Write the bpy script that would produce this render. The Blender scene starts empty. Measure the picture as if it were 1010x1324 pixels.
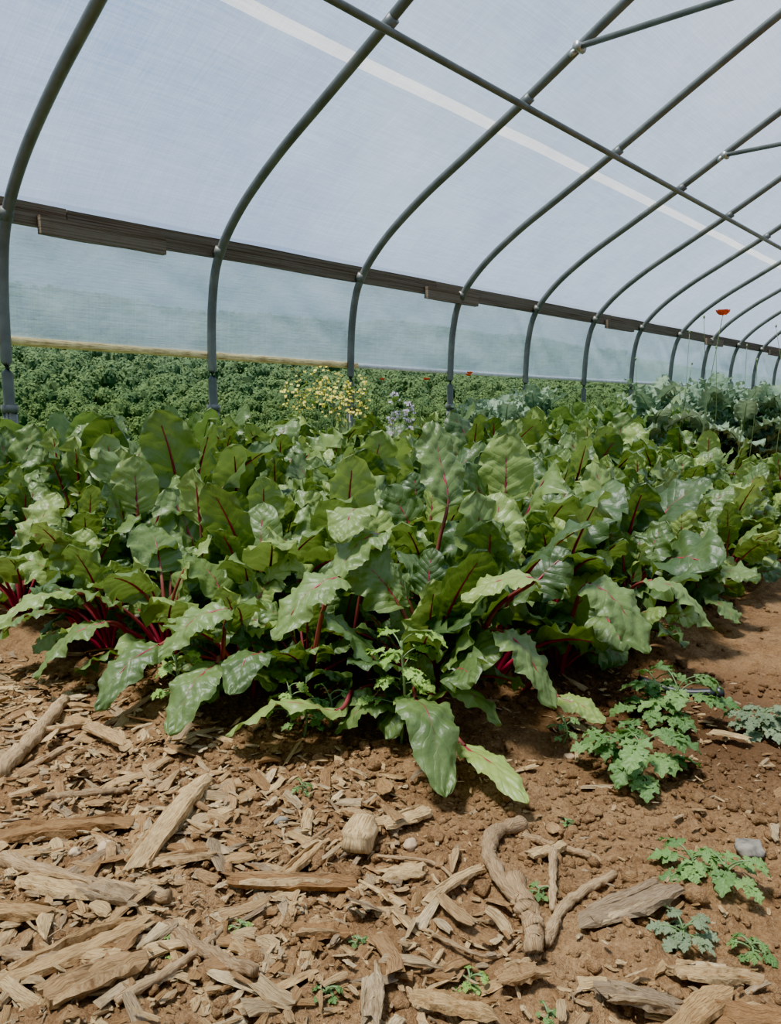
import bpy, bmesh, math, random
import numpy as np
from mathutils import Vector
random.seed(7); RNG=np.random.default_rng(11)
CH=0.65
TH=math.radians(40.6); CT,ST=math.cos(TH),math.sin(TH)
def G(a,b,z=0.0):
    return np.array([a*CT-b*ST, a*ST+b*CT, z])
# ---------------------------------------------------------------- noise
def _hash(ix,iy,seed):
    n=(ix.astype(np.int64)*374761393+iy.astype(np.int64)*668265263+seed*1442695041)&0xFFFFFFFF
    n=((n^(n>>13))*1274126177)&0xFFFFFFFF
    return ((n^(n>>16))&0xFFFF)/65535.0
def vnoise(x,y,seed=0):
    x=np.asarray(x,float);y=np.asarray(y,float)
    ix=np.floor(x);iy=np.floor(y);fx=x-ix;fy=y-iy
    fx=fx*fx*(3-2*fx);fy=fy*fy*(3-2*fy)
    a=_hash(ix,iy,seed);b=_hash(ix+1,iy,seed);c=_hash(ix,iy+1,seed);d=_hash(ix+1,iy+1,seed)
    return (a*(1-fx)+b*fx)*(1-fy)+(c*(1-fx)+d*fx)*fy*1.0-0.5
def fbm(x,y,seed=0,o=4):
    s=0;amp=1
    for i in range(o):
        s=s+amp*vnoise(np.asarray(x)*2**i+7.3*i,np.asarray(y)*2**i-3.1*i,seed+i);amp*=.5
    return s
def sstep(e0,e1,x):
    t=np.clip((x-e0)/(e1-e0),0,1);return t*t*(3-2*t)
def H(x,y):
    x=np.asarray(x,float);y=np.asarray(y,float)
    h=.03*fbm(x*1.6,y*1.6,1,3)+.026*fbm(x*9,y*9,5,3)
    c=vnoise(x*38,y*38,9);h=h+.016*np.abs(c)+.010*np.abs(vnoise(x*80,y*80,10))
    bed=sstep(-3.7,-3.4,x)*(1-sstep(-.95,-.65,x))*sstep(.8,1.15,y)
    return h+.03*bed-.014
# ---------------------------------------------------------------- mesh builder
class MB:
    def __init__(s): s.V=[];s.F=[];s.M=[];s.A=[];s.n=0
    def add(s,V,F,mat=0,A=None):
        V=np.asarray(V,float)
        s.V.append(V)
        F=[np.asarray(f)+s.n for f in (F if isinstance(F,list) else [F])]
        for f in F: s.F.append(f); s.M.append(np.full(len(f),mat) if np.ndim(mat)==0 else mat)
        if A is None: A=np.zeros((len(V),3))
        s.A.append(A); s.n+=len(V)
    def mesh(s,name,mats,smooth=True):
        V=np.concatenate(s.V);A=np.concatenate(s.A)
        me=bpy.data.meshes.new(name)
        me.vertices.add(len(V));me.vertices.foreach_set('co',V.ravel())
        li=np.concatenate([f.ravel() for f in s.F])
        tot=np.concatenate([np.full(len(f),f.shape[1]) for f in s.F])
        st=np.concatenate([[0],np.cumsum(tot)[:-1]])
        me.loops.add(len(li));me.loops.foreach_set('vertex_index',li.astype(np.int32))
        me.polygons.add(len(tot));me.polygons.foreach_set('loop_start',st.astype(np.int32))
        me.polygons.foreach_set('material_index',np.concatenate(s.M).astype(np.int32))
        me.polygons.foreach_set('use_smooth',np.full(len(tot),smooth))
        me.update(calc_edges=True)
        at=me.attributes.new('lf','FLOAT_VECTOR','POINT');at.data.foreach_set('vector',A.ravel())
        for m in mats: me.materials.append(m)
        me.validate()
        return me
    def obj(s,name,mats,smooth=True,parent=None):
        return mkobj(name,s.mesh(name,mats,smooth),parent)
def mkobj(name,me,parent=None,loc=None,rot=0,sc=1):
    o=bpy.data.objects.new(name,me);bpy.context.scene.collection.objects.link(o)
    if loc is not None: o.location=loc
    o.rotation_euler=(0,0,rot) if not isinstance(rot,tuple) else rot
    o.scale=(sc,)*3
    if parent: o.parent=parent
    return o
def empty(name):
    e=bpy.data.objects.new(name,None);e.empty_display_size=.1;bpy.context.scene.collection.objects.link(e);return e
def gridfaces(nu,nv,closed=False):
    i=np.arange(nu-1)[:,None];j=np.arange(nv if closed else nv-1)[None,:]
    j2=(j+1)%nv
    return np.stack([i*nv+j,i*nv+j2,(i+1)*nv+j2,(i+1)*nv+j],-1).reshape(-1,4)
def norm(v): return v/np.maximum(np.linalg.norm(v,axis=-1,keepdims=True),1e-9)
def tube(mb,P,r,seg=8,mat=0,rough=0,rnd=0.5,caps=True,rng=RNG):
    P=np.asarray(P,float);n=len(P);T=norm(np.gradient(P,axis=0))
    up=np.array([0,0,1.]) if abs(T[:,2]).mean()<.8 else np.array([1.,0,0])
    S=norm(np.cross(T,up));N=np.cross(S,T)
    r=np.broadcast_to(np.asarray(r,float),(n,))
    a=np.arange(seg)/seg*2*np.pi
    rr=r[:,None]*(1+rough*(rng.random((n,seg))-.5))
    V=P[:,None]+rr[...,None]*(np.cos(a)[None,:,None]*S[:,None]+np.sin(a)[None,:,None]*N[:,None])
    A=np.zeros((n,seg,3));L=np.concatenate([[0],np.cumsum(np.linalg.norm(np.diff(P,axis=0),axis=1))])
    A[...,0]=L[:,None]*10;A[...,1]=(np.cos(a)[None]*r[:,None])*100;A[...,2]=rnd
    V=V.reshape(-1,3);F=[gridfaces(n,seg,True)]
    if caps: F+= [np.arange(seg)[None,::-1],(np.arange(seg)+(n-1)*seg)[None]]
    mb.add(V,F,mat,A.reshape(-1,3))
def smooth_path(P,n=40):
    P=np.asarray(P,float);Q=np.vstack([2*P[0]-P[1],P,2*P[-1]-P[-2]]);m=len(P)-1;out=[]
    per=max(2,n//m)
    for i in range(m):
        p0,p1,p2,p3=Q[i:i+4]
        for t in np.arange(per)/per:
            out.append(.5*((2*p1)+(-p0+p2)*t+(2*p0-5*p1+4*p2-p3)*t*t+(-p0+3*p1-3*p2+p3)*t**3))
    out.append(P[-1]);return np.array(out)
# ---------------------------------------------------------------- materials
class NT:
    def __init__(s,name):
        s.m=bpy.data.materials.new(name);s.m.use_nodes=True;s.t=s.m.node_tree;s.t.nodes.clear()
        s.out=s.t.nodes.new('ShaderNodeOutputMaterial')
    def n(s,ty,ins={},**props):
        nd=s.t.nodes.new('ShaderNode'+ty)
        for k,v in props.items(): setattr(nd,k,v)
        for k,v in ins.items():
            i=nd.inputs[k]
            if isinstance(v,bpy.types.NodeSocket): s.t.links.new(v,i)
            elif isinstance(v,bpy.types.Node): s.t.links.new(v.outputs[0],i)
            else:
                if i.type=='RGBA' and len(v)==3: v=(*v,1)
                i.default_value=v
        return nd
    def math(s,op,a,b=0.0,c=0.0): return s.n('Math',{0:a,1:b,2:c},operation=op).outputs[0]
    def ramp(s,f,e0,e1,t0=0.,t1=1.): return s.n('MapRange',{0:f,1:e0,2:e1,3:t0,4:t1}).outputs[0]
    def mix(s,f,a,b,bt='MIX'):
        nd=s.t.nodes.new('ShaderNodeMix');nd.data_type='RGBA';nd.blend_type=bt
        for idx,v in ((0,f),(6,a),(7,b)):
            i=nd.inputs[idx]
            if isinstance(v,bpy.types.NodeSocket): s.t.links.new(v,i)
            else: i.default_value=v if idx==0 else (*v,1)
        return nd.outputs[2]
    def noise(s,vec,scale,det=3,rough=.5):
        d={'Scale':scale,'Detail':det,'Roughness':rough}
        if vec is not None: d['Vector']=vec
        return s.n('TexNoise',d).outputs[0]
    def bump(s,h,st,dist): return s.n('Bump',{'Height':h,'Strength':st,'Distance':dist}).outputs[0]
    def done(s,sh): s.t.links.new(sh.outputs[0] if isinstance(sh,bpy.types.Node) else sh,s.out.inputs[0]);return s.m
def leaf_mat(name,dark,light,vein,trans,rough=.42,veinw=.055,k=7,tf=.25,spec=.5,bs=.35,yel=None):
    t=NT(name);at=t.n('Attribute',attribute_name='lf');sp=t.n('SeparateXYZ',{0:at.outputs['Vector']})
    u,v,r=sp.outputs
    av=t.math('ABSOLUTE',v)
    tc=t.n('TexCoord').outputs['Object']
    nz=t.noise(tc,14,3)
    f=t.math('ADD',t.math('MULTIPLY',t.math('POWER',r,1.3),.95),t.ramp(nz,.35,.7,-.10,.18))
    col=t.mix(f,dark,light)
    if yel: col=t.mix(t.ramp(r,.86,.97,0.,.8),col,yel)
    wob=t.math('MULTIPLY',t.math('SUBTRACT',t.noise(tc,16,2),.5),.22)
    x=t.math('MULTIPLY',t.math('ADD',t.math('SUBTRACT',u,t.math('MULTIPLY',av,.30)),wob),float(k))
    pp=t.math('PINGPONG',x,.5)
    side=t.ramp(pp,.0,.045,1.,0.)
    side=t.math('MULTIPLY',side,t.ramp(av,.4,.85,.26,.0))
    col=t.mix(side,col,tuple(min(1,c*1.5+.02) for c in light))
    mid=t.math('SUBTRACT',1.0,t.n('MapRange',{0:t.math('DIVIDE',av,t.math('SUBTRACT',1.15,u)),1:veinw*.3,2:veinw*.8}).outputs[0])
    mid=t.math('MULTIPLY',mid,t.ramp(u,.3,.8,.9,.10))
    col=t.mix(mid,col,vein)
    hgt=t.math('ADD',t.math('MULTIPLY',t.math('POWER',pp,.6),.9),t.math('ADD',t.math('MULTIPLY',t.noise(tc,75,2),.7),t.math('MULTIPLY',t.noise(tc,26,3),1.3)))
    nrm=t.bump(hgt,bs,.006)
    p=t.n('BsdfPrincipled',{'Base Color':col,'Roughness':rough,'Normal':nrm,'Specular IOR Level':spec})
    tl=t.n('BsdfTranslucent',{'Color':t.mix(.5,trans,col),'Normal':nrm})
    return t.done(t.n('MixShader',{0:tf,1:p,2:tl}))
M_beet=leaf_mat('beet_leaf',(.048,.092,.023),(.20,.285,.070),(.25,.035,.045),(.27,.41,.05),rough=.45,spec=.52,yel=(.31,.40,.09),bs=.42)
M_chard=leaf_mat('chard_leaf',(.07,.13,.025),(.22,.32,.07),(.22,.30,.14),(.22,.40,.06),rough=.5)
M_kale=leaf_mat('kale_leaf',(.14,.22,.13),(.29,.39,.25),(.38,.43,.32),(.25,.38,.18),rough=.65,spec=.25)
M_weed=leaf_mat('weed_leaf',(.08,.17,.035),(.19,.32,.08),(.26,.38,.13),(.25,.43,.06),rough=.55,veinw=.04,k=5)
M_weedlt=leaf_mat('weed_leaf_light',(.20,.34,.05),(.33,.49,.10),(.34,.46,.16),(.3,.5,.08),rough=.55,k=5)
M_weedgr=leaf_mat('weed_leaf_grey',(.15,.20,.10),(.25,.31,.16),(.25,.32,.2),(.2,.3,.1),rough=.65,k=5)
def simple(name,col,rough=.5,metal=0.,col2=None,sc=20,bump=0,bd=.003,**kw):
    t=NT(name);tc=t.n('TexCoord').outputs['Object'];nz=t.noise(tc,sc,5,.6)
    c=t.mix(t.ramp(nz,.35,.65),col,col2 or tuple(x*.75 for x in col))
    ins={'Base Color':c,'Roughness':rough,'Metallic':metal}
    if bump: ins['Normal']=t.bump(nz,bump,bd)
    return t.done(t.n('BsdfPrincipled',ins))
def pet_mat():
    t=NT('beet_petiole');at=t.n('Attribute',attribute_name='lf');sp=t.n('SeparateXYZ',{0:at.outputs['Vector']})
    tc=t.n('TexCoord').outputs['Object']
    c=t.mix(t.ramp(sp.outputs[0],.5,2.2),(.32,.014,.045),(.24,.07,.045));c=t.mix(t.ramp(t.noise(tc,12,3),.4,.65,0.,.6),c,(.12,.012,.022))
    return t.done(t.n('BsdfPrincipled',{'Base Color':c,'Roughness':.42}))
M_pet=pet_mat()
M_stemg=simple('green_stem',(.14,.22,.07),.5)
M_steel=simple('galvanized_steel',(.14,.15,.135),.45,.2,col2=(.085,.092,.082),sc=7,bump=.1)
M_clamp=simple('clamp_steel',(.42,.42,.40),.4,.6)
def wood_mat(name,cols,rough=.85,stretch=(3,30),bump=.8,bd=.002,dark=.45):
    t=NT(name);at=t.n('Attribute',attribute_name='lf').outputs['Vector'];sp=t.n('SeparateXYZ',{0:at})
    u,v,r=sp.outputs
    tc=t.n('TexCoord').outputs['Object']
    cv=t.n('CombineXYZ',{0:t.math('MULTIPLY',u,float(stretch[0])),1:t.math('MULTIPLY',v,float(stretch[1])*.12),2:t.math('MULTIPLY',r,37.)}).outputs[0]
    fib=t.noise(cv,2.2,5,.7)
    cr=t.n('ValToRGB',{0:r});e=cr.color_ramp.elements
    e[0].color=(*cols[0],1);e[1].color=(*cols[-1],1)
    for i,c in enumerate(cols[1:-1]):
        x=e.new((i+1)/(len(cols)-1));x.color=(*c,1)
    base=cr.outputs[0]
    c2=t.mix(t.ramp(fib,.36,.56,0.,1.),t.mix(1.,base,(.42,.33,.25),'MULTIPLY'),base)
    c3=t.mix(t.ramp(t.noise(tc,26,4,.7),.50,.74,0.,dark),c2,(.11,.055,.025))
    h=t.math('ADD',fib,t.math('MULTIPLY',t.noise(tc,160,3),.5))
    return t.done(t.n('BsdfPrincipled',{'Base Color':c3,'Roughness':rough,'Specular IOR Level':.2,'Normal':t.bump(h,bump,bd)}))
M_chip=wood_mat('wood_chip',[(.28,.145,.055),(.52,.325,.14),(.70,.49,.24),(.33,.175,.07),(.64,.45,.225),(.33,.235,.14),(.76,.58,.32)],stretch=(3,34),bump=1.,bd=.003)
M_stick=wood_mat('stick_wood',[(.46,.30,.155),(.56,.39,.21),(.38,.25,.135)],stretch=(2.2,34),bump=1.,bd=.003,dark=.6)
M_board=wood_mat('weathered_board',[(.13,.11,.08),(.18,.15,.11),(.10,.085,.065)],stretch=(.5,60),bump=.5,dark=.3)
M_baton=wood_mat('pine_baton',[(.90,.70,.30),(.92,.74,.36),(.88,.66,.28)],stretch=(.5,10),bump=.3,dark=.05)
M_white=simple('white_roll',(.7,.72,.72),.5)
M_black=simple('black_plastic',(.02,.02,.022),.4)
def soil():
    t=NT('clay_soil');tc=t.n('TexCoord').outputs['Object']
    n1=t.noise(tc,3.2,4);n2=t.noise(tc,34,6,.75);n3=t.noise(tc,190,4,.75)
    c=t.mix(t.ramp(n1,.35,.65),(.34,.18,.074),(.43,.25,.112))
    c=t.mix(t.ramp(n2,.42,.64,.0,.85),c,(.20,.095,.038))
    c=t.mix(t.ramp(n3,.52,.70,0.,.6),c,(.56,.37,.19))
    c=t.mix(t.ramp(n3,.48,.32,0.,.6),c,(.12,.060,.025))
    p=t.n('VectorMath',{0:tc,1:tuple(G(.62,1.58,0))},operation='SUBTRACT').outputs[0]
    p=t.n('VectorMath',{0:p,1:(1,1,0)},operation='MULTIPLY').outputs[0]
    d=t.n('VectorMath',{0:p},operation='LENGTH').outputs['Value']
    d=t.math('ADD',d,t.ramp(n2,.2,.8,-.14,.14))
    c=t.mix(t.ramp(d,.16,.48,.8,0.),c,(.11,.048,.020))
    h=t.math('ADD',t.math('MULTIPLY',n2,1.),t.math('MULTIPLY',n3,.5))
    return t.done(t.n('BsdfPrincipled',{'Base Color':c,'Roughness':.95,'Specular IOR Level':.15,'Normal':t.bump(h,1.,.018)}))
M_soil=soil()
def film(name,fac,tint=(.86,.92,.97),tl_col=(.62,.73,.90),df_col=(.56,.66,.80)):
    t=NT(name);tc=t.n('TexCoord').outputs['Object']
    f=t.noise(tc,.6,3)
    mp=t.n('Mapping',{0:tc,'Rotation':(0,.0,.35),'Scale':(90,3,90)}).outputs[0]
    s1=t.noise(mp,1.,4,.6)
    mp2=t.n('Mapping',{0:tc,'Rotation':(0,0,-.2),'Scale':(3,150,3)}).outputs[0]
    s2=t.noise(mp2,1.,3,.6)
    w=t.ramp(s1,.35,.7,-.07,.08);w2=t.ramp(s2,.35,.7,-.06,.07)
    blot=t.ramp(t.noise(tc,2.5,6,.7),.35,.7,-.07,.09)
    ff=t.math('ADD',blot,t.math('ADD',t.math('ADD',w,w2),t.ramp(f,.3,.7,fac-.06,fac+.06)))
    nrm=t.bump(t.math('ADD',t.noise(tc,5,4),t.math('MULTIPLY',s1,.15)),.35,.03)
    tr=t.n('BsdfTransparent',{0:tint})
    tl=t.n('BsdfTranslucent',{0:tl_col,'Normal':nrm})
    df=t.n('BsdfDiffuse',{0:df_col,'Normal':nrm})
    gl=t.n('BsdfGlossy',{0:(.9,.9,.9),'Roughness':.3,'Normal':nrm})
    a=t.n('MixShader',{0:.45,1:tl,2:df});b=t.n('MixShader',{0:.06,1:a,2:gl})
    return t.done(t.n('MixShader',{0:ff,1:tr,2:b}))
M_film=film('greenhouse_film',.34,(.86,.92,.97));M_curt=film('curtain_film',.80,(.84,.92,.92),(.48,.62,.72),(.45,.57,.64));M_seam=film('film_overlap',.58,(1,1,1),(1,1,1),(.90,.92,.94))
# ---------------------------------------------------------------- floor
def axis(lo,hi,f0,f1,fine,coarse):
    a=np.arange(f0,f1,fine)
    def ext(s,e,d):
        o=[];x=s;st=fine
        while (x<e if d>0 else x>e):
            x+=d*st;o.append(x);st=min(st*1.15,coarse)
        o[-1]=e;return o
    return np.array(ext(f0,lo,-1)[::-1]+list(a)+ext(f1,hi,1))
xs=axis(-4.03,4.03,-1.9,.25,.007,.12);ys=axis(-5.,21.5,.3,2.2,.007,.15)
X,Y=np.meshgrid(xs,ys,indexing='ij')
Z=H(X,Y)
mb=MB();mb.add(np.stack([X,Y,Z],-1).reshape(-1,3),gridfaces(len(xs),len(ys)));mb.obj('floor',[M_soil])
# ---------------------------------------------------------------- tunnel
prof=[(-4.0,-.1),(-4.0,.5),(-4.0,.95),(-3.975,1.28),(-3.9,1.52),(-3.69,1.755),(-3.36,1.985),(-2.97,2.20),(-2.56,2.425),(-2.0,2.75),(-1.5,3.03),(-.8,3.40),(-.3,3.62)]
full=prof+[(0,3.69)]+[(-x,z) for x,z in prof[::-1]]
prof_s=smooth_path([(x,0,z) for x,z in full],len(full)*8)
SP=1.243;Y0=1.73
hoops=[Y0+SP*k for k in range(-5,16)]
YA,YB=hoops[0],hoops[-1]
for k,yh in enumerate(hoops):
    mb=MB();P=prof_s.copy();P[:,1]=yh
    tube(mb,P,.027,12)
    for sx in (-1,1):
        tube(mb,[(sx*4.0,yh,-.1),(sx*4.0,yh,.62)],.034,12)
        tube(mb,[(sx*4.0,yh,.60),(sx*4.0,yh,.64)],.041,12,0)
        tube(mb,[(sx*3.905,yh,1.52),(sx*3.88,yh,1.565)],.033,12,0)
        q=np.array([sx*2.555,yh,2.415]);tube(mb,[q+(-.03,0,-.018) if sx<0 else q+(-.03,0,.018),q+(.03,0,.018) if sx<0 else q+(.03,0,-.018)],.032,10,1)
    mb.obj('hoop_pipe',[M_steel,M_steel])
    if (k-5)%2==0:
        mb=MB();tube(mb,[(-2.22,yh-.05,2.60),(2.22,yh-.05,2.60)],.017,10)
        for sx in (-1,1):
            tube(mb,[(sx*2.24,yh-.06,2.57),(sx*2.24,yh+.035,2.63)],.016,8,1)
            tube(mb,[(sx*2.20,yh-.08,2.60),(sx*2.20,yh+.0,2.60)],.024,8,1)
        mb.obj('collar_tie_pipe',[M_steel,M_clamp])
for sx in (-1,1):
    mb=MB();tube(mb,[(sx*2.545,YA-.1,2.375),(sx*2.545,YB+.1,2.375)],.020,10);mb.obj('purlin_pipe',[M_steel])
mb=MB();tube(mb,[(0,YA-.1,3.63),(0,YB+.1,3.63)],.020,10);mb.obj('ridge_purlin_pipe',[M_steel])
sel=[(p[0],p[2]) for p in prof_s if p[2]>1.60]
R=np.array(sel);Tn=norm(np.gradient(R,axis=0));Nn=np.stack([-Tn[:,1],Tn[:,0]],-1)
R=R+Nn*.034
j=int(np.searchsorted(R[:,0],-2.80));tt=norm(R[j]-R[j-1]);c0=R[j-1]+tt*(-2.80-R[j-1,0])/tt[0]
R=np.vstack([R[:j][R[:j,0]<-2.84],c0-tt*.034,c0+tt*.034,R[j:][R[j:,0]>-2.76]])
si=int(np.argmin(np.abs(R[:,0]-(c0-tt*.034)[0])))
Tn=norm(np.gradient(R,axis=0));Nn=np.stack([-Tn[:,1],Tn[:,0]],-1)
yy=np.arange(YA-.1,YB+.12,.155)
mb=MB();V=np.zeros((len(R),len(yy),3));V[...,0]=R[:,0][:,None];V[...,2]=R[:,1][:,None];V[...,1]=yy[None]
bil=.012*fbm(V[...,0]*1.5,V[...,1]*2,40,3)+.012*np.abs(np.sin((V[...,1]-Y0)/SP*np.pi))
V[...,0]+=Nn[:,0][:,None]*bil;V[...,2]+=Nn[:,1][:,None]*bil
F=gridfaces(len(R),len(yy));mi=np.zeros(len(F),int);mi[si*(len(yy)-1):(si+1)*(len(yy)-1)]=1
mb.add(V.reshape(-1,3),F,mi);mb.obj('ceiling',[M_film,M_seam])
def box(mb,lo,hi,mat=0,rnd=.5,jit=0,nseg=1,ax=1):
    lo=np.array(lo,float);hi=np.array(hi,float)
    n=nseg+1;P=[]
    for i in range(n):
        t=i/(n-1);y=lo[1]*(1-t)+hi[1]*t
        dz=jit*(random.random()-.5)
        P+= [[lo[0],y,lo[2]+dz],[hi[0],y,lo[2]+dz],[hi[0],y,hi[2]+dz],[lo[0],y,hi[2]+dz]]
    A=np.zeros((len(P),3));A[:,0]=np.array(P)[:,1];A[:,1]=np.array(P)[:,2]*8;A[:,2]=rnd
    F=[gridfaces(n,4,True),np.array([[3,2,1,0]]),np.array([[0,1,2,3]])+(n-1)*4]
    mb.add(P,F,mat,A)
for sx in (-1,1):
    mb=MB();x0,x1=sorted((sx*3.925,sx*3.965))
    cuts=[-4.6,-1.3,2.05,5.15,8.4,11.6,14.8,18.,YB+.1]
    for a,b in zip(cuts[:-1],cuts[1:]):
        box(mb,(x0,a,1.515),(x1,b-.004,1.625),rnd=random.random(),jit=.008,nseg=5)
        xi0,xi1=sorted((sx*3.885,sx*3.922))
        box(mb,(xi0,b-.16,1.475),(xi1,b+.55,1.565),rnd=random.random(),jit=.006,nseg=3)
    mb.obj('hip_board',[M_board],smooth=False)
    mb=MB();box(mb,(sx*4.05-.02,YA,-.15),(sx*4.05+.02,YB,.16),rnd=.3,nseg=12,jit=.01);mb.obj('baseboard_left' if sx<0 else 'baseboard_right',[M_board],smooth=False)
def railz(y): return .972-.085*(1-np.exp(-np.maximum(y-1.2,-1)/4.))
for sx,nm in ((-1,'wall_left'),(1,'wall_right')):
    ys2=np.arange(YA-.1,YB+.12,.06);n=20;mb=MB();V=np.zeros((len(ys2),n,3))
    t=np.linspace(0,1,n)[None]
    rz=railz(ys2)[:,None]
    V[...,1]=ys2[:,None];V[...,2]=1.60*(1-t)+rz*t
    wr=.045*fbm(ys2[:,None]*1.1,V[...,2]*2,60,3)*np.sin(t*np.pi)**.6+.03*fbm(ys2[:,None]*5+V[...,2]*4,V[...,2]*1.5,66,2)*np.sin(t*np.pi)
    V[...,0]=sx*(3.985+.05*t+np.abs(wr))
    mb.add(V.reshape(-1,3),gridfaces(len(ys2),n));mb.obj(nm,[M_curt])
    mb=MB();P=[(sx*4.035,y,float(railz(y))) for y in np.arange(YA,4.4,.2)];tube(mb,P,.022,8,0,rough=.1)
    P=[(sx*4.035,y,float(railz(y))) for y in np.arange(4.3,YB,.25)];tube(mb,P,.018,8,1,rough=.1)
    mb.obj('curtain_roll_rail',[M_baton,M_white])
for nm,ye in (('wall_front',YA-.1),('wall_back',YB+.1)):
    mb=MB();pts=[(p[0],p[2]) for p in prof_s if p[2]>0];n=len(pts)
    V=[(x,ye,z) for x,z in pts]+[(x,ye,0) for x,z in pts]
    i=np.arange(n-1);mb.add(V,np.stack([i,i+1,i+1+n,i+n],-1))
    for xx in (-2.6,-1.1,1.1,2.6):
        zt=np.interp(xx,[p[0] for p in pts],[p[1] for p in pts]);box(mb,(xx-.03,ye-.03,-.1),(xx+.03,ye+.03,zt),1)
    mb.obj(nm,[M_curt,M_board],smooth=False)
# ---------------------------------------------------------------- leaves
def frame(P,az_side,roll=0):
    T=norm(np.gradient(P,axis=0));S=np.broadcast_to(az_side,P.shape)
    S=norm(S-(S*T).sum(1,keepdims=True)*T);N=np.cross(S,T)
    if np.ndim(roll) or roll:
        c=np.cos(roll);s=np.sin(roll)
        c=np.reshape(c,(-1,1));s=np.reshape(s,(-1,1))
        S,N=S*c+N*s,N*c-S*s
    return T,S,N
def sh_beet(u): return np.sin(np.pi*np.clip(u,0,1)**.78)**.50
def sh_tooth(u): return np.sin(np.pi*np.clip(u,0,1)**.75)**.8*(.50+.50*np.abs(np.sin(u*np.pi*3.5)))
def blade(mb,P,T,S,N,W,nv=13,shape=sh_beet,ruf=.16,fold=.15,droop=.2,rnd=.5,k=3.,mat=0,rng=RNG,back=.25,lw=.025):
    n=len(P);u=np.linspace(0,1,n)[:,None];v=np.linspace(-1,1,nv)[None]
    av=np.abs(v);w=W*np.maximum(shape(u),0)
    ph=rng.random(8)*6.28;sg=v>=0
    wave=np.where(sg,np.sin(2*np.pi*k*u+ph[0])+.45*np.sin(2*np.pi*k*2.3*u+ph[1])+.36*np.sin(2*np.pi*k*4.1*u+ph[4]),np.sin(2*np.pi*k*1.13*u+ph[2])+.45*np.sin(2*np.pi*k*2.1*u+ph[3])+.36*np.sin(2*np.pi*k*4.4*u+ph[5]))
    fade=np.clip(np.sin(np.pi*np.clip(u*.93+.05,0,1)),0,1)**.4
    off=fold*av*w-droop*v*v*w+ruf*W*av**2.2*wave*fade+.05*W*np.sin(u*19+ph[4])*np.sin(v*6+ph[5])+.04*W*np.sin(u*33+ph[6])*np.sin(v*9+ph[7])
    lat=v*w*(1+lw*av*np.where(sg,np.sin(2*np.pi*k*1.7*u+ph[1]),np.sin(2*np.pi*k*1.9*u+ph[0])))
    V=P[:,None]+S[:,None]*lat[...,None]+N[:,None]*off[...,None]-T[:,None]*(back*W*av**1.5*(1-u)**2)[...,None]
    A=np.zeros((n,nv,3));A[...,0]=u;A[...,1]=v;A[...,2]=rnd
    mb.add(V.reshape(-1,3),gridfaces(n,nv),mat,A.reshape(-1,3))
def arc_leaf(mb,base,az,lp,lb,W,e0,e1,rng,n=44,pw=1.2,nv=13,pr=.0045,twist=0,roll=0,mats=(0,1),**kw):
    L=lp+lb;s=np.linspace(0,1,n);e=np.radians(e0+(e1-e0)*s**pw);a=az+twist*s
    d=np.stack([np.cos(e)*np.cos(a),np.cos(e)*np.sin(a),np.sin(e)],-1)*L/(n-1)
    P=np.asarray(base)+np.vstack([[0,0,0],np.cumsum(d,0)[:-1]])
    if P[:,2].min()<.012: P[:,2]=np.maximum(P[:,2],.012+.01*s)
    side=np.array([math.sin(az),-math.cos(az),0])
    T,S,N=frame(P,side,roll*s)
    i=int(n*lp/L)
    if i>2: tube(mb,P[:i+2],np.linspace(pr*1.4,pr*.8,i+2),6,mats[1],caps=False)
    j=i+int((n-i)*.8)
    tube(mb,(P-N*.0022)[i:j],np.linspace(pr*.7,pr*.25,j-i),5,mats[1],caps=False)
    blade(mb,P[i:],T[i:],S[i:],N[i:],W,nv,mat=mats[0],rng=rng,**kw)
def beet(seed,n=17):
    rng=np.random.default_rng(seed);mb=MB()
    for i in range(n):
        f=i/(n-1);q=rng.random
        az=i*2.4+q()*.7;base=np.array([math.cos(az),math.sin(az),0])*.022*f
        big=.60+.55*q()
        lp=(.23-.10*f)*(.65+.6*q())
        arc_leaf(mb,base,az,lp,(.135+.045*q())*big,(.053+.018*q())*big,
            88-33*f+q()*8,56-105*f+(q()-.5)*70,rng,n=46,nv=15,pw=.8+.8*q(),twist=(q()-.5)*1.0,roll=(q()-.5)*1.8,
            ruf=.11+.20*q(),fold=.0+.35*q(),droop=.05+.5*q(),k=1.9+1.2*q(),rnd=q(),pr=.0050)
    return mb.mesh('beet_plant_mesh',[M_beet,M_pet])
beets=[beet(100+i,16+i%5) for i in range(16)]
crop=empty('beet_crop')
ci=0
def addbeet(px,py,s):
    global ci
    mkobj('beet_plant_%03d'%ci,beets[random.randrange(16)],crop,(px,py,float(H(px,py))-.005),random.uniform(0,6.28),s);ci+=1
for ix,x in enumerate(np.arange(-.98,-3.6,-.25)):
    for iy,y in enumerate(np.arange(1.24,5.0,.225)):
        px=x+random.uniform(-.06,.06);py=y+random.uniform(-.06,.06)
        if x>-1.4 and y>4.5: continue
        s=random.uniform(.90,1.40)
        if x>-1.5 and y>2.3: s*=.84
        if x<-2: s*=1.10
        if x<-2.6 and y>2: s*=1.05
        if py<1.4: s*=.88
        addbeet(px,py,s)
for px,py,s in [(-1.35,1.06,.85),(-1.62,1.04,.95),(-1.85,1.02,.9),(-2.05,1.05,.95),(-2.4,1.03,1.),(-2.8,1.05,1.),(-1.2,1.12,.7),(-.86,1.62,.75),(-.84,1.95,.85),(-.86,2.4,.85),(-.84,2.8,.8),(-.9,3.2,.8)]: addbeet(px,py,s)
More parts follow.
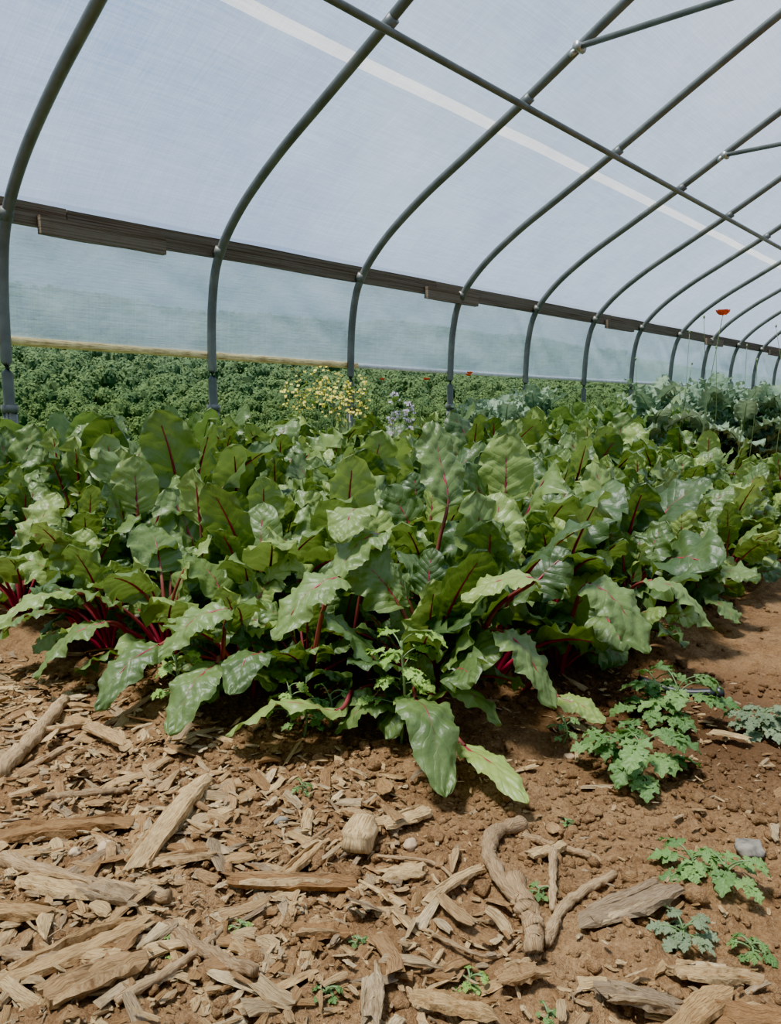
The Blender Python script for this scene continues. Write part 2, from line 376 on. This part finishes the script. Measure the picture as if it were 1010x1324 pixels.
hero=[
 ((.05,1.50),(.045,1.34,.11),(.088,1.16,.015),.050,.05,.5),
 ((.05,1.50),(.045,1.44,.05),(.060,1.43,.165),.036,.0,.6),
 ((.05,1.50),(.01,1.40,.075),(-.105,1.39,.02),.042,.03,.6),
 ((.05,1.50),(.08,1.42,.085),(.205,1.36,.05),.045,.04,.8),
 ((.05,1.50),(.13,1.31,.035),(.215,1.14,.015),.030,.015,1.),
 ((-.05,1.52),(-.10,1.38,.07),(-.305,1.36,.03),.042,.04,.92),
 ((.03,1.52),(.02,1.44,.08),(-.13,1.42,.25),.058,.02,.1),
 ((.07,1.54),(.10,1.45,.10),(.19,1.44,.30),.058,.02,.7),
 ((.14,1.60),(.27,1.42,.31),(.13,1.38,.28),.038,.02,1.),
 ((.14,1.60),(.21,1.42,.21),(.30,1.34,.09),.050,.03,.7),
 ((-.18,1.60),(-.10,1.48,.30),(-.22,1.40,.20),.052,.03,.85),
 ((-.38,1.66),(-.35,1.50,.12),(-.41,1.36,.03),.050,.03,.6),
 ((-.38,1.66),(-.33,1.54,.22),(-.46,1.48,.14),.052,.03,.8),
 ((.08,1.74),(.13,1.74,.42),(.10,1.84,.60),.060,-.0,.6),
 ((-.05,1.70),(-.07,1.66,.40),(-.10,1.54,.36),.052,.03,.9),
 ((-.10,1.70),(-.02,1.62,.36),(-.12,1.52,.28),.052,.03,.85),
 ((.40,1.75),(.42,1.60,.26),(.52,1.50,.14),.056,.03,.7),
 ((.55,1.95),(.62,1.80,.22),(.75,1.74,.12),.056,.03,.8),
 ((.30,1.66),(.34,1.50,.05),(.42,1.44,.02),.03,.01,1.),
 ((-.60,1.82),(-.66,1.72,.14),(-.80,1.66,.03),.052,.03,.7),
 ((-.78,2.0),(-.86,1.90,.12),(-1.0,1.84,.03),.052,.03,.5),
 ((-.48,1.74),(-.50,1.62,.12),(-.60,1.50,.02),.048,.03,.4),
 ((-.30,1.62),(-.26,1.50,.14),(-.30,1.38,.10),.046,.03,.3),
 ((-.66,1.95),(-.78,1.84,.18),(-.92,1.72,.12),.050,.03,.9),
]
mb=MB();rng=np.random.default_rng(5)
for (ca,cb),s0,tp,W,arch,rn in hero:
    c=G(ca,cb,0);c[2]=H(c[0],c[1]);s=G(*s0);t=G(*tp)
    for q in (s,t): q[2]+=.01
    mid=(s+t)/2+np.array([0,0,arch]);pm=(c+s)/2+np.array([0,0,.03+.25*abs(s[2]-c[2])*.4])
    P=smooth_path([c,pm,s,mid,t],72);i=36
    dirv=t-s;side=np.cross(dirv,[0,0,1]);
    if np.linalg.norm(side[:2])<.06: side=G(1,0)*1.
    side=norm(side)
    T,S,N=frame(P,side,(rng.random()-.5)*.5)
    if N[i:,2].mean()<-.0: S=-S;N=-N
    tube(mb,P[:i+2],np.linspace(.006,.004,i+2),7,1,caps=False)
    tube(mb,(P-N*.002)[i:i+28],np.linspace(.0035,.001,28),5,1,caps=False)
    blade(mb,P[i:],T[i:],S[i:],N[i:],W,19,ruf=.15,fold=.2,droop=.3,k=2.2+rng.random(),rnd=rn,rng=rng)
mb.obj('beet_front_foliage',[M_beet,M_pet])
def kale(seed):
    rng=np.random.default_rng(seed);mb=MB();q=rng.random
    tube(mb,[(0,0,0),(.01,0,.15),(0,.01,.34)],[.016,.014,.01],8,1)
    for i in range(16):
        f=i/15;az=i*2.4+q()*.5
        arc_leaf(mb,(0,0,.34-.26*f),az,.08+.08*q(),.20+.06*q(),.06+.02*q(),80-40*f+q()*15,10-50*f+q()*30,rng,n=40,nv=13,ruf=.30,fold=.3,droop=.1,k=5+q(),rnd=q(),pr=.006,roll=(q()-.5),lw=.07)
    return mb.mesh('kale_mesh',[M_kale,M_stemg])
def chard(seed):
    rng=np.random.default_rng(seed);mb=MB();q=rng.random
    for i in range(16):
        f=i/15;az=i*2.4+q()*.5
        arc_leaf(mb,(0,0,0),az,.2+.1*q()-.08*f,.18+.07*q(),.06+.03*q(),88-34*f+q()*8,50-90*f+q()*40,rng,ruf=.15,fold=.1,droop=.3,k=2.5,rnd=q(),pr=.005,roll=(q()-.5))
    return mb.mesh('chard_mesh',[M_chard,M_stemg])
ks=[kale(i) for i in range(3)];cs=[chard(20+i) for i in range(4)]
rear=empty('rear_bed_greens');ri=0
for y in np.arange(5.05,15,.38):
    for x in np.arange(-3.7,-1.5,.33):
        px=x+random.uniform(-.1,.1);py=y+random.uniform(-.12,.12)
        if py<5.0+(px+3.7)*1.15: continue
        kk=vnoise(np.array(px*1.3+3),np.array(py*1.1),77)>.10
        me=ks[ri%3] if kk else cs[ri%4]
        mkobj(('kale_plant_%03d' if kk else 'chard_plant_%03d')%ri,me,rear,(px,py,float(H(px,py))),random.uniform(0,6.28),random.uniform(1.1,1.42)*(1. if not kk else 1.02));ri+=1
for (x,y) in [(-3.7,2.0),(-3.7,2.6),(-3.75,1.6)]:
    mkobj('chard_plant_%03d'%ri,cs[ri%4],rear,(x,y,float(H(x,y))),random.uniform(0,6.28),1.4);ri+=1
# ---------------------------------------------------------------- weeds
def weed(seed,R=.09,n=12,tall=.0,lob=2):
    rng=np.random.default_rng(seed);mb=MB();q=rng.random
    if tall: tube(mb,smooth_path([(0,0,0),(.006,.003,tall*.5),(-.004,.004,tall)],12),.003 if tall>.06 else .002,6,1)
    for i in range(n):
        az=i*2.4+q()*.5;f=(i+.5)/n
        bz=tall*(1-.7*f);L=R*(.45+.55*q());e=math.radians((12+45*(1-f))+q()*14)
        base=np.array([0,0,bz]);m=12;s=np.linspace(0,1,m);ee=e*(1-s*1.2)
        d=np.stack([np.cos(ee)*math.cos(az),np.cos(ee)*math.sin(az),np.sin(ee)],-1)*L/m
        P=base+np.cumsum(d,0);tube(mb,P,.0013,5,1,caps=False)
        rn=q()
        specs=[(m-1,0,.60,1.)]
        for j in range(lob): specs+=[(int(m*(.88-.27*j)),sg*(.8+.2*j),.50-.10*j,.9) for sg in(-1,1)]
        for idx,da,ll,ww in specs:
            a2=az+da;el=float(ee[min(idx,m-1)])-.1+.4*(q()-.5);LL=R*ll*(.75+.4*q());k=10;ss=np.linspace(0,1,k)
            e2=el-ss*.7
            d2=np.stack([np.cos(e2)*math.cos(a2),np.cos(e2)*math.sin(a2),np.sin(e2)],-1)*LL/k
            Q=P[idx]+np.vstack([[0,0,0],np.cumsum(d2,0)[:-1]])
            Q=np.array([np.interp(np.linspace(0,1,19),ss,Q[:,c]) for c in range(3)]).T
            Q[:,2]=np.maximum(Q[:,2],.006)
            T,S,N=frame(Q,np.array([math.sin(a2),-math.cos(a2),0]),(q()-.5)*.8)
            blade(mb,Q,T,S,N,LL*.40*ww,9,shape=sh_tooth,ruf=.12,fold=.3,droop=.15,k=2,rnd=rn,rng=rng,back=.1)
    return mb
wl=[((.435,1.27),.085,11,.06,0,2),((.39,1.33),.06,7,.05,0,2),((.59,1.52),.085,11,.07,0,2),((.53,1.50),.065,8,.03,0,2),((.57,1.60),.055,7,.06,0,2),((.73,1.45),.055,16,.05,2,2),((.42,1.0),.05,8,.02,0,2),
 ((.455,.97),.055,7,.02,0,2),((.36,.87),.035,10,.02,2,2),((.435,.85),.028,8,.015,0,1),((.092,.81),.020,8,.012,1,1),((-.15,1.24),.02,6,.02,0,1),((-.27,.86),.018,6,.01,1,1),
 ((-.19,.90),.016,5,.015,1,1),((-.07,.77),.018,7,.01,0,1),((.2,.96),.02,7,.01,0,1),((.17,.75),.015,6,.01,0,1),((-.2,1.46),.05,10,.09,1,1),((-.17,1.44),.04,9,.07,0,1),
 ((-.12,1.46),.05,10,.07,0,1),((-.44,1.52),.055,10,.14,1,1),((.02,1.38),.07,14,.20,1,2),((-.04,.86),.012,5,.01,0,1),((.28,1.15),.012,5,.01,0,1),
 ((.72,2.05),.06,10,.06,1,1),((1.2,3.2),.05,8,.06,0,2),((.33,1.4),.03,8,.05,0,1)]
for i,((a,b),R_,n,tall,li,lob) in enumerate(wl):
    p=G(a,b);mbw=weed(300+i,R_,n,tall,lob)
    o=mbw.obj('leafy_weed',[(M_weed,M_weedlt,M_weedgr)[li],M_stemg]);o.location=(p[0],p[1],float(H(p[0],p[1]))-.002)
# ---------------------------------------------------------------- flowers
M_red=simple('poppy_petal',(.88,.11,.02),.5,col2=(.8,.05,.01));M_yel=simple('mustard_petal',(.85,.72,.06),.5);M_lil=simple('lilac_petal',(.50,.42,.5),.6)
def poppy(a,b,z,r,lean=.05):
    p=G(a,b);g=float(H(p[0],p[1]));mb=MB()
    top=np.array([p[0]+lean,p[1]+lean*.5,z])
    tube(mb,smooth_path([(p[0],p[1],g),((p[0]*2+top[0])/3-.02,p[1],(g+z)*.5),top],20),.0022,6,1)
    for i in range(4):
        az=i*1.571+.3;n=8;s=np.linspace(0,1,n);e=np.radians(-5+80*s)
        d=np.stack([np.cos(e)*math.cos(az),np.cos(e)*math.sin(az),np.sin(e)],-1)*r*1.5/n
        P=top+np.cumsum(d,0);T,S,N=frame(P,np.array([math.sin(az),-math.cos(az),0]))
        blade(mb,P,T,S,N,r*.85,9,shape=lambda u:np.sin(np.pi*np.clip(u*.75,0,1))**.6,ruf=.1,fold=.2,droop=-.1,k=2,back=0)
    tube(mb,[top+(0,0,.0),top+(0,0,r*.4)],[r*.15,r*.2],6,1)
    mb.obj('red_poppy',[M_red,M_stemg])
poppy(1.96,4.85,1.18,.038,.06);poppy(.17,4.9,.79,.018);poppy(.47,5.2,.84,.018);poppy(.44,5.0,.82,.016);poppy(-.1,4.5,.78,.013)
def bolt(a,b,h,seed,mat,name,nfl=26,fs=1.):
    rng=np.random.default_rng(seed);q=rng.random;p=G(a,b);g=float(H(p[0],p[1]));mb=MB()
    base=np.array([p[0],p[1],g])
    for s in range(4):
        az=q()*6.28;top=base+np.array([math.cos(az)*.09,math.sin(az)*.09,(h-g)*(.82+.18*q())]) if s else base+(0,0,h-g)
        path=smooth_path([base,base*.4+top*.6+(0,0,.03),top],16);tube(mb,path,.0025,5,1)
        for f in range(nfl):
            t=q()**1.6;c=top+np.array([(q()-.5)*.045*(1+t),(q()-.5)*.045*(1+t),-t*.15])
            if f%2==0: tube(mb,[c-(0,0,.02),c],.001,4,1)
            r=(.006+.003*q())*fs
            for k in range(2):
                an=q()*3.14;dx=np.array([math.cos(an),math.sin(an),.2*(q()-.5)])*r;dy=np.array([-math.sin(an)*.5,math.cos(an)*.5,.8])*r*.8
                mb.add([c-dx-dy,c+dx-dy,c+dx+dy,c-dx+dy],np.array([[0,1,2,3]]),0)
    for i in range(10):
        az=q()*6.28;arc_leaf(mb,base+(0,0,(h-g)*(.3+.6*q())),az,.02,.08,.018,60,-10,rng,n=16,nv=7,mats=(2,1),pr=.0015,rnd=q())
    mb.obj(name,[mat,M_stemg,M_chard])
for i,(a,b,h) in enumerate([(-.53,4.5,.86),(-.43,4.5,.85),(-.39,4.6,.86),(-.25,4.6,.78),(-.16,4.5,.82),(-.32,4.3,.77)]):
    bolt(a,b,h,i,M_yel,'flowering_mustard',13)
bolt(.02,4.4,.71,60,M_lil,'lilac_flower_clump',22)
mb=MB();rng=np.random.default_rng(3)
for i in range(14):
    p=G(2.2+rng.random()*1.6,5.5+rng.random()*1.6);z=.9+.45*rng.random();g=H(p[0],p[1])
    top=np.array([p[0]+rng.uniform(-.1,.1),p[1]+rng.uniform(-.1,.1),z])
    tube(mb,smooth_path([(p[0],p[1],g),(p[0]+.03,p[1],z*.5),top],14),.002,5,0)
    tube(mb,[top,top+(0,0,.012),top+(0,0,.025)],[.004,.008,.003],6,0)
mb.obj('poppy_seed_stems',[M_stemg])
# ---------------------------------------------------------------- wood
def slab(mb,c,yaw,L,W,Tk,pitch=0,roll=0,rng=RNG,seg=4,rnd=None,mat=0,pt=.3,jag=.5):
    q=rng.random;n=seg+1;t=np.linspace(-.5,.5,n)
    w=W*(1-.35*q()*np.abs(t*2)**2)*(.85+.3*rng.random(n))
    if q()<pt*1.2: w=w*np.interp(t,[-.5,.5],[1,.2])
    th=Tk*(.7+.5*rng.random(n))*np.interp(np.abs(t),[0,.4,.5],[1,.9,.45])
    bend=(q()-.5)*.14*L*(1-(2*t)**2)
    sec=np.array([[-.5,-.35],[-.05,-.5],[.5,-.3],[.42,.35],[.0,.5],[-.46,.3]])
    V=np.zeros((n,6,3));V[...,0]=(t*L)[:,None]+np.where((np.arange(n)==0)|(np.arange(n)==n-1),1,0)[:,None]*(rng.random((n,6))-.5)*W*jag
    V[...,1]=sec[None,:,0]*w[:,None]+bend[:,None]+(rng.random((n,6))-.5)*W*.10;V[...,2]=sec[None,:,1]*th[:,None]+(rng.random((n,6))-.5)*Tk*.2
    A=np.zeros((n,6,3));A[...,0]=(t*L*10)[:,None];A[...,1]=sec[None,:,0]*(W*100)+q()*30;A[...,2]=q() if rnd is None else rnd
    V=V.reshape(-1,3)
    cr,sr=math.cos(roll),math.sin(roll);V=V@np.array([[1,0,0],[0,cr,-sr],[0,sr,cr]]).T
    cp,sp_=math.cos(pitch),math.sin(pitch);V=V@np.array([[cp,0,-sp_],[0,1,0],[sp_,0,cp]]).T
    cy,sy=math.cos(yaw),math.sin(yaw);V=V@np.array([[cy,-sy,0],[sy,cy,0],[0,0,1]]).T+np.asarray(c)
    F=[gridfaces(n,6,True),np.arange(6)[None,::-1],(np.arange(6)+(n-1)*6)[None]]
    mb.add(V,F,mat,A.reshape(-1,3))
mb=MB();rng=np.random.default_rng(77)
def scatter_chips(n,x0,x1,y0,y1,mult,med,lo,hi,base):
    c=rng.random((n,2));xx=x0+(x1-x0)*c[:,0];yy_=y0+(y1-y0)*c[:,1]
    edge=.80+.25*fbm(xx*2.2,yy_*2.2,33,3)
    d=1-sstep(-.15,.22,yy_-edge)
    right=sstep(-.85,-.35,xx)
    d=d*(.90-.48*right+.7*fbm(xx*4,yy_*4,35,2))
    d=np.maximum(d,base*(yy_<1.75)+base*.15)
    keep=rng.random(n)<d*mult
    xx=xx[keep];yy_=yy_[keep];hh=H(xx,yy_)
    for x,y,h in zip(xx,yy_,hh):
        L=float(np.clip(rng.lognormal(math.log(med),.6),lo,hi));W=min(L*rng.uniform(.15,.6),.024);Tk=min(W*rng.uniform(.15,.45),.008)
        slab(mb,(x,y,h+Tk*.35+abs(rng.normal(0,.006))),rng.uniform(0,6.28),L,W,Tk,rng.normal(0,.2),rng.normal(0,.35),rng)
scatter_chips(14000,-2.1,.35,.15,1.9,.95,.021,.009,.09,.05)
scatter_chips(20000,-2.1,.35,.15,1.9,.9,.008,.003,.02,.25)
scatter_chips(9000,-3.6,2.6,-2.5,.9,.5,.03,.012,.10,.02)
mb.obj('wood_chip_mulch',[M_chip],smooth=False)
mb_s=[((-.319,1.25),(-.3586,1.006),.034,.020,.33),((-.598,1.1046),(-.428,1.161),.040,.02,.05),((-.23,.99),(-.048,.985),.024,.014,.50),
 ((-.4485,.805),(-.309,.899),.028,.016,.2),((-.3785,.748),(-.2926,.817),.030,.02,.45),((.2404,.899),(.372,.937),.036,.012,.83),((-.006,1.11),(.062,1.16),.022,.012,.3),
 ((.05,.922),(.122,.979),.014,.01,.35),((.2347,.770),(.312,.748),.028,.012,.83),((.021,.76),(.112,.745),.02,.012,.2),((-.115,.88),(-.06,.872),.024,.012,.5),
 ((-.43,.98),(-.33,.93),.026,.015,.8),((-.52,1.0),(-.40,.96),.026,.014,.3),((-.6,.95),(-.45,.93),.03,.016,.15),((-.36,1.02),(-.25,1.04),.020,.012,.6),((-.15,1.0),(-.10,1.08),.018,.012,.2),
 ((-.13,1.17),(-.13,1.11),.016,.012,.35),((-.08,1.16),(-.03,1.13),.020,.01,.6),((.32,.80),(.42,.79),.02,.01,.4),((.13,.80),(.17,.80),.028,.012,.55),((-.01,1.0),(.05,.99),.028,.012,.3),
 ((-.62,1.5),(-.5,1.4),.028,.014,.4),((-.75,1.45),(-.62,1.5),.02,.012,.6),((.20,1.02),(.26,1.07),.018,.01,.3),((.35,.74),(.43,.72),.035,.012,.5),((.37,.77),(.30,.72),.028,.012,.15),((-.02,.78),(-.02,.72),.022,.012,.9)]
rng=np.random.default_rng(8)
for p0,p1,W,Tk,rn in mb_s:
    a=G(*p0);b=G(*p1);a[2]=H(a[0],a[1])+Tk*.5;b[2]=H(b[0],b[1])+Tk*.5;d=b-a;L=np.linalg.norm(d)
    mb=MB();yaw=math.atan2(d[1],d[0]);pit=math.asin(d[2]/L);c=(a+b)/2+(0,0,.008)
    slab(mb,c,yaw,L,W,Tk,pit,rng.normal(0,.2),rng,seg=12,rnd=rn,pt=.0,jag=1.1)
    for s in (-1,1):
        pv=np.array([-math.sin(yaw),math.cos(yaw),0])*W*.38*s
        slab(mb,c+pv+(0,0,.002),yaw+rng.normal(0,.04),L*rng.uniform(.6,.95),W*.35,Tk*.9,pit,rng.normal(0,.3),rng,seg=9,rnd=min(1,max(0,rn+rng.normal(0,.08))),pt=.8,jag=1.)
    mb.obj('wood_splinter',[M_chip],smooth=False)
def stick_into(mb,pts,r,lift=.005):
    P=[]
    for a,b in pts:
        g=G(a,b);g[2]=H(g[0],g[1])+r*.8+lift;P.append(g)
    P=smooth_path(P,36);n=len(P);P[1:-1]+=RNG.normal(0,r*.10,(n-2,3))
    rr=r*(1+.14*np.sin(np.arange(n)*.55+RNG.random()*6)**3+.12*RNG.random(n))*np.linspace(1.05,.82,n)
    tube(mb,P,rr,12,0,rough=.22,rnd=RNG.random())
m=MB();stick_into(m,[(.205,1.127),(.157,1.084),(.139,1.015),(.150,.954),(.172,.92)],.0105);stick_into(m,[(.166,.955),(.178,.89),(.169,.83)],.0125);stick_into(m,[(.20,1.10),(.24,1.075),(.292,1.043)],.0055);m.obj('forked_branch',[M_stick])
for pts,r in [([(.189,.863),(.234,.9375),(.3126,.997)],.007),([(-.5725,1.053),(-.43,.99),(-.293,.9457)],.010),([(-.692,1.29),(-.70,1.45),(-.7085,1.612)],.014),
   ([(-.2845,.899),(-.2206,.8367),(-.1523,.7874)],.008),([(.236,1.043),(.222,.98),(.211,.922)],.0055),([(-.70,1.25),(-.60,1.5),(-.52,1.62)],.006),([(-.58,1.22),(-.45,1.26)],.006),
   ([(-.02,1.05),(.06,1.02),(.1,.95)],.0025),([(-.1,1.12),(-.16,1.05),(-.18,.98)],.0022),([(.05,.86),(.12,.84),(.16,.87)],.0025),([(-.47,.86),(-.40,.84),(-.3,.87)],.006),([(-.3,.76),(-.24,.82),(-.21,.9)],.005)]:
    m=MB();stick_into(m,pts,r);m.obj('fallen_stick',[M_stick])
def ico(sub):
    bm=bmesh.new();bmesh.ops.create_icosphere(bm,subdivisions=sub,radius=1.);V=np.array([v.co[:] for v in bm.verts]);F=np.array([[v.index for v in f.verts] for f in bm.faces]);bm.free();return V,F
I1=ico(1);I2=ico(2);I3=ico(3)
def rock(mb,c,r,I,rng,sq=.7,amp=.25,mat=0,rnd=.5):
    V,F=I;ph=rng.random(3)*9;d=1+amp*(np.sin(V[:,0]*2.7+ph[0])*np.cos(V[:,1]*3.1+ph[1])+.5*np.sin(V[:,2]*5+V[:,0]*4+ph[2]))+rng.normal(0,amp*.25,len(V))
    W=V*d[:,None]*r*np.array([1,rng.uniform(.65,1.),sq]);a=rng.uniform(0,6.28);ca,sa=math.cos(a),math.sin(a)
    W=W@np.array([[ca,-sa,0],[sa,ca,0],[0,0,1]]).T+np.asarray(c);A=np.zeros((len(V),3));A[:,2]=rnd
    mb.add(W,F,mat,A)
mb=MB();rng=np.random.default_rng(9)
def clods(n,x0,x1,y0,y1,med,hi,dbase):
    c=rng.random((n,2));xc=x0+(x1-x0)*c[:,0];yc=y0+(y1-y0)*c[:,1];dd=dbase+1.1*fbm(xc*4,yc*4,50,3)
    k=rng.random(n)<dd;xc=xc[k];yc=yc[k];hc=H(xc,yc)
    for x,y,h in zip(xc,yc,hc):
        r=float(np.clip(rng.lognormal(math.log(med),.5),.0015,hi));rock(mb,(x,y,h+r*.25),r,I2 if r>.005 else I1,rng,amp=.3)
clods(20000,-1.75,.25,.4,1.9,.0036,.016,.55)
clods(6000,-3.2,.6,.6,4.5,.006,.022,.4)
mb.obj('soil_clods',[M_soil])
mb=MB()
p=G(-.046,1.08);V,F=I3
W=np.sign(V)*np.abs(V)**.62;W=W*np.array([.036,.024,.020])*(1+.08*np.sin(V[:,2:3]*7+V[:,0:1]*5))+np.random.default_rng(4).normal(0,.0006,V.shape);a=1.35+TH;W=W@np.array([[math.cos(a),-math.sin(a),0],[math.sin(a),math.cos(a),0],[0,0,1]]).T+np.array([p[0],p[1],H(p[0],p[1])+.017])
A=np.zeros((len(V),3));A[:,0]=V[:,0]*.4;A[:,1]=V[:,1]*2;A[:,2]=.66;mb.add(W,F,0,A);mb.obj('wood_block',[M_chip],smooth=True)
M_stone=simple('field_stone',(.30,.26,.2),.8,col2=(.10,.09,.07),sc=60,bump=.5)
M_pale=simple('pale_stone',(.52,.38,.23),.8,col2=(.36,.23,.12),sc=60,bump=.5)
for (a,b),r,m_ in [((.53,1.06),.02,M_stone),((-.175,1.16),.012,M_stone),((-.43,1.09),.016,M_pale),((-.47,1.07),.010,M_pale),((.03,1.08),.013,M_pale),((.33,1.35),.01,M_pale),((.40,1.30),.008,M_pale)]:
    p=G(a,b);mb=MB();rock(mb,(p[0],p[1],float(H(p[0],p[1]))+r*.3),r,I3,rng,amp=.16,sq=.6);mb.obj('small_stone',[m_])
mb=MB();P=[G(.58,1.74),G(.66,1.69),G(.73,1.665)]
for q in P:q[2]=H(q[0],q[1])+.016
tube(mb,smooth_path(P,12),.010,10);tube(mb,[P[2]-(0,0,.0),P[2]+(.012,.010,0)],.014,10);mb.obj('drip_irrigation_line',[M_black])
# ---------------------------------------------------------------- outside
def terr(x,y):
    d=np.maximum(-x-4.2,0)
    z=-.12-.16*np.minimum(d,110)
    z=z+np.where(d>140,(d-140)*.29*(1-.2*np.clip((d-140)/400,0,1)),0)
    dr=np.maximum(x-4.2,0);z=z-.03*dr
    z=z+4*fbm(x*.012,y*.012,90,3)*np.clip(d/60,0,1)+14*fbm(x*.006+5,y*.006,95,2)*np.clip((d-120)/120,0,1)
    return z
t=NT('meadow_grass');tc=t.n('TexCoord').outputs['Object'];M_grass=t.done(t.n('BsdfPrincipled',{'Base Color':t.mix(t.ramp(t.noise(tc,.6,6,.7),.3,.7),(.09,.15,.04),(.03,.06,.02)),'Roughness':.9}))
mb=MB();xa=np.concatenate([-4.2-np.geomspace(.001,560,110)[::-1]]);ya=np.linspace(-250,1400,200);ya=np.sort(np.concatenate([ya,np.linspace(-8,24,20)]))
X,Y=np.meshgrid(xa,ya,indexing='ij');mb.add(np.stack([X,Y,terr(X,Y)],-1).reshape(-1,3),gridfaces(len(xa),len(ya)))
xa=4.2+np.geomspace(.001,300,40);X,Y=np.meshgrid(xa,ya,indexing='ij');mb.add(np.stack([X,Y,terr(X,Y)],-1).reshape(-1,3),gridfaces(len(xa),len(ya)))
for ya2 in (np.linspace(21.5,1400,30),np.linspace(-250,-5.,20)):
    X,Y=np.meshgrid(np.array([-4.201,-1,1,4.201]),ya2,indexing='ij');mb.add(np.stack([X,Y,terr(X,Y)],-1).reshape(-1,3),gridfaces(4,len(ya2)))
mb.obj('hillside_ground',[M_grass])
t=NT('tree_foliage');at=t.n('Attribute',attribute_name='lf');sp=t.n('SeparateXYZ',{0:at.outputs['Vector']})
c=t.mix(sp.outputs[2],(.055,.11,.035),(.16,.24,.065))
c=t.mix(sp.outputs[0],c,(.19,.285,.19))  # distance haze painted into the foliage base colour, stronger for farther trees
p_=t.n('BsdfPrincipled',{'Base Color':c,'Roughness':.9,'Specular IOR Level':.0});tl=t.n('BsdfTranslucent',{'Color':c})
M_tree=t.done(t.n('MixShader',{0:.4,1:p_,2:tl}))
M_trunk=simple('tree_trunk',(.10,.07,.05),.9)
mb=MB();rng=np.random.default_rng(21)
def crown(c,R_,Rz,nq,sz,tone,haze):
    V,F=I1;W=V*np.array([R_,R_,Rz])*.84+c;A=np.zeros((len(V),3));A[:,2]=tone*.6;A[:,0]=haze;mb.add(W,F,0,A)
    d=norm(rng.normal(size=(nq,3)));d[:,2]=np.where(d[:,2]<-.2,-d[:,2],d[:,2])
    rr=(.82+.2*rng.random((nq,1)))*(1+.14*np.sin(d[:,:1]*5+c[1])*np.cos(d[:,1:2]*6+c[0]))
    P=c+d*rr*np.array([R_,R_,Rz])
    n1=norm(d+rng.normal(0,.35,(nq,3)));a=norm(np.cross(n1,rng.normal(size=(nq,3))));b=np.cross(n1,a)
    s=sz*(.6+.8*rng.random((nq,1)))
    Q=np.stack([P-a*s-b*s*.5,P+a*s*.3-b*s,P+a*s+b*s*.5,P-a*s*.4+b*s],1).reshape(-1,3)
    A=np.zeros((nq,4,3));A[...,2]=np.clip(tone*.75+.2*rng.random((nq,1))+.12*d[:,2:3],0,1);A[...,0]=haze
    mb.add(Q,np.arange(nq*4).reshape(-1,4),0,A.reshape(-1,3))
for d0,d1,sp_,nq,sz in ((125,185,3.6,110,.26),(185,500,5.6,95,.42)):
    for d in np.arange(d0,d1,sp_):
        ylo,yhi=d*.32-8,d*(2.2 if d>185 else 2.5)+30
        for y in np.arange(ylo,yhi,sp_*1.15):
            x=-4.2-d+rng.normal(0,1.2);y2=y+rng.normal(0,1.2);z=float(terr(np.array(x),np.array(y2)))
            R_=sp_*rng.uniform(.42,.68);hh=rng.uniform(7,11);Rz=R_*rng.uniform(1.,1.6)
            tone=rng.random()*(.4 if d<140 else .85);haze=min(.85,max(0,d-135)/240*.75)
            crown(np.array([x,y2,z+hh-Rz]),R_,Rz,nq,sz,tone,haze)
            if d<132: tube(mb,[(x,y2,z-.3),(x,y2,z+hh-R_)],[.3,.2],5,1)
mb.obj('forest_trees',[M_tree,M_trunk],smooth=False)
# ---------------------------------------------------------------- light
w=bpy.data.worlds.new('sky');bpy.context.scene.world=w;w.use_nodes=True;nt=w.node_tree;nt.nodes.clear()
class WT(NT):
    def __init__(s): s.t=nt
t=WT();tc=t.n('TexCoord').outputs['Generated'];sp=t.n('SeparateXYZ',{0:tc})
cr=t.n('ValToRGB',{0:sp.outputs[2]});e=cr.color_ramp.elements
e[0].position=0.;e[0].color=(.44,.61,.86,1);e[1].position=.75;e[1].color=(.21,.38,.70,1)
x=e.new(.25);x.color=(.28,.47,.80,1)
cl=t.noise(tc,1.8,5,.55)
g=t.math('ADD',t.ramp(cl,.45,.68,0.,.5),t.ramp(sp.outputs[1],.45,1.,0.,.6))
col=t.mix(g,cr.outputs[0],(.80,.86,.94))
bg=t.n('Background',{0:col,1:.68});o=nt.nodes.new('ShaderNodeOutputWorld');nt.links.new(bg.outputs[0],o.inputs[0])
sd=bpy.data.lights.new('sun','SUN');sd.energy=7.2;sd.angle=math.radians(9);sd.color=(1,.95,.86);so=bpy.data.objects.new('sun',sd);bpy.context.scene.collection.objects.link(so)
dirv=Vector(G(-.40,-.15,1.25));so.rotation_euler=dirv.to_track_quat('Z','Y').to_euler();so.location=(0,0,10)
vs=bpy.context.scene.view_settings;vs.view_transform='AgX';vs.look='AgX - Punchy';vs.exposure=1.4
cam=bpy.data.cameras.new('camera');cam.lens=1000/1324*36;cam.sensor_width=36;cam.sensor_fit='AUTO';cam.clip_end=2500;cam.clip_start=.02
co=bpy.data.objects.new('camera',cam);bpy.context.scene.collection.objects.link(co);co.location=(0,0,CH);co.rotation_euler=(math.radians(90-8.03),0,TH)
bpy.context.scene.camera=co
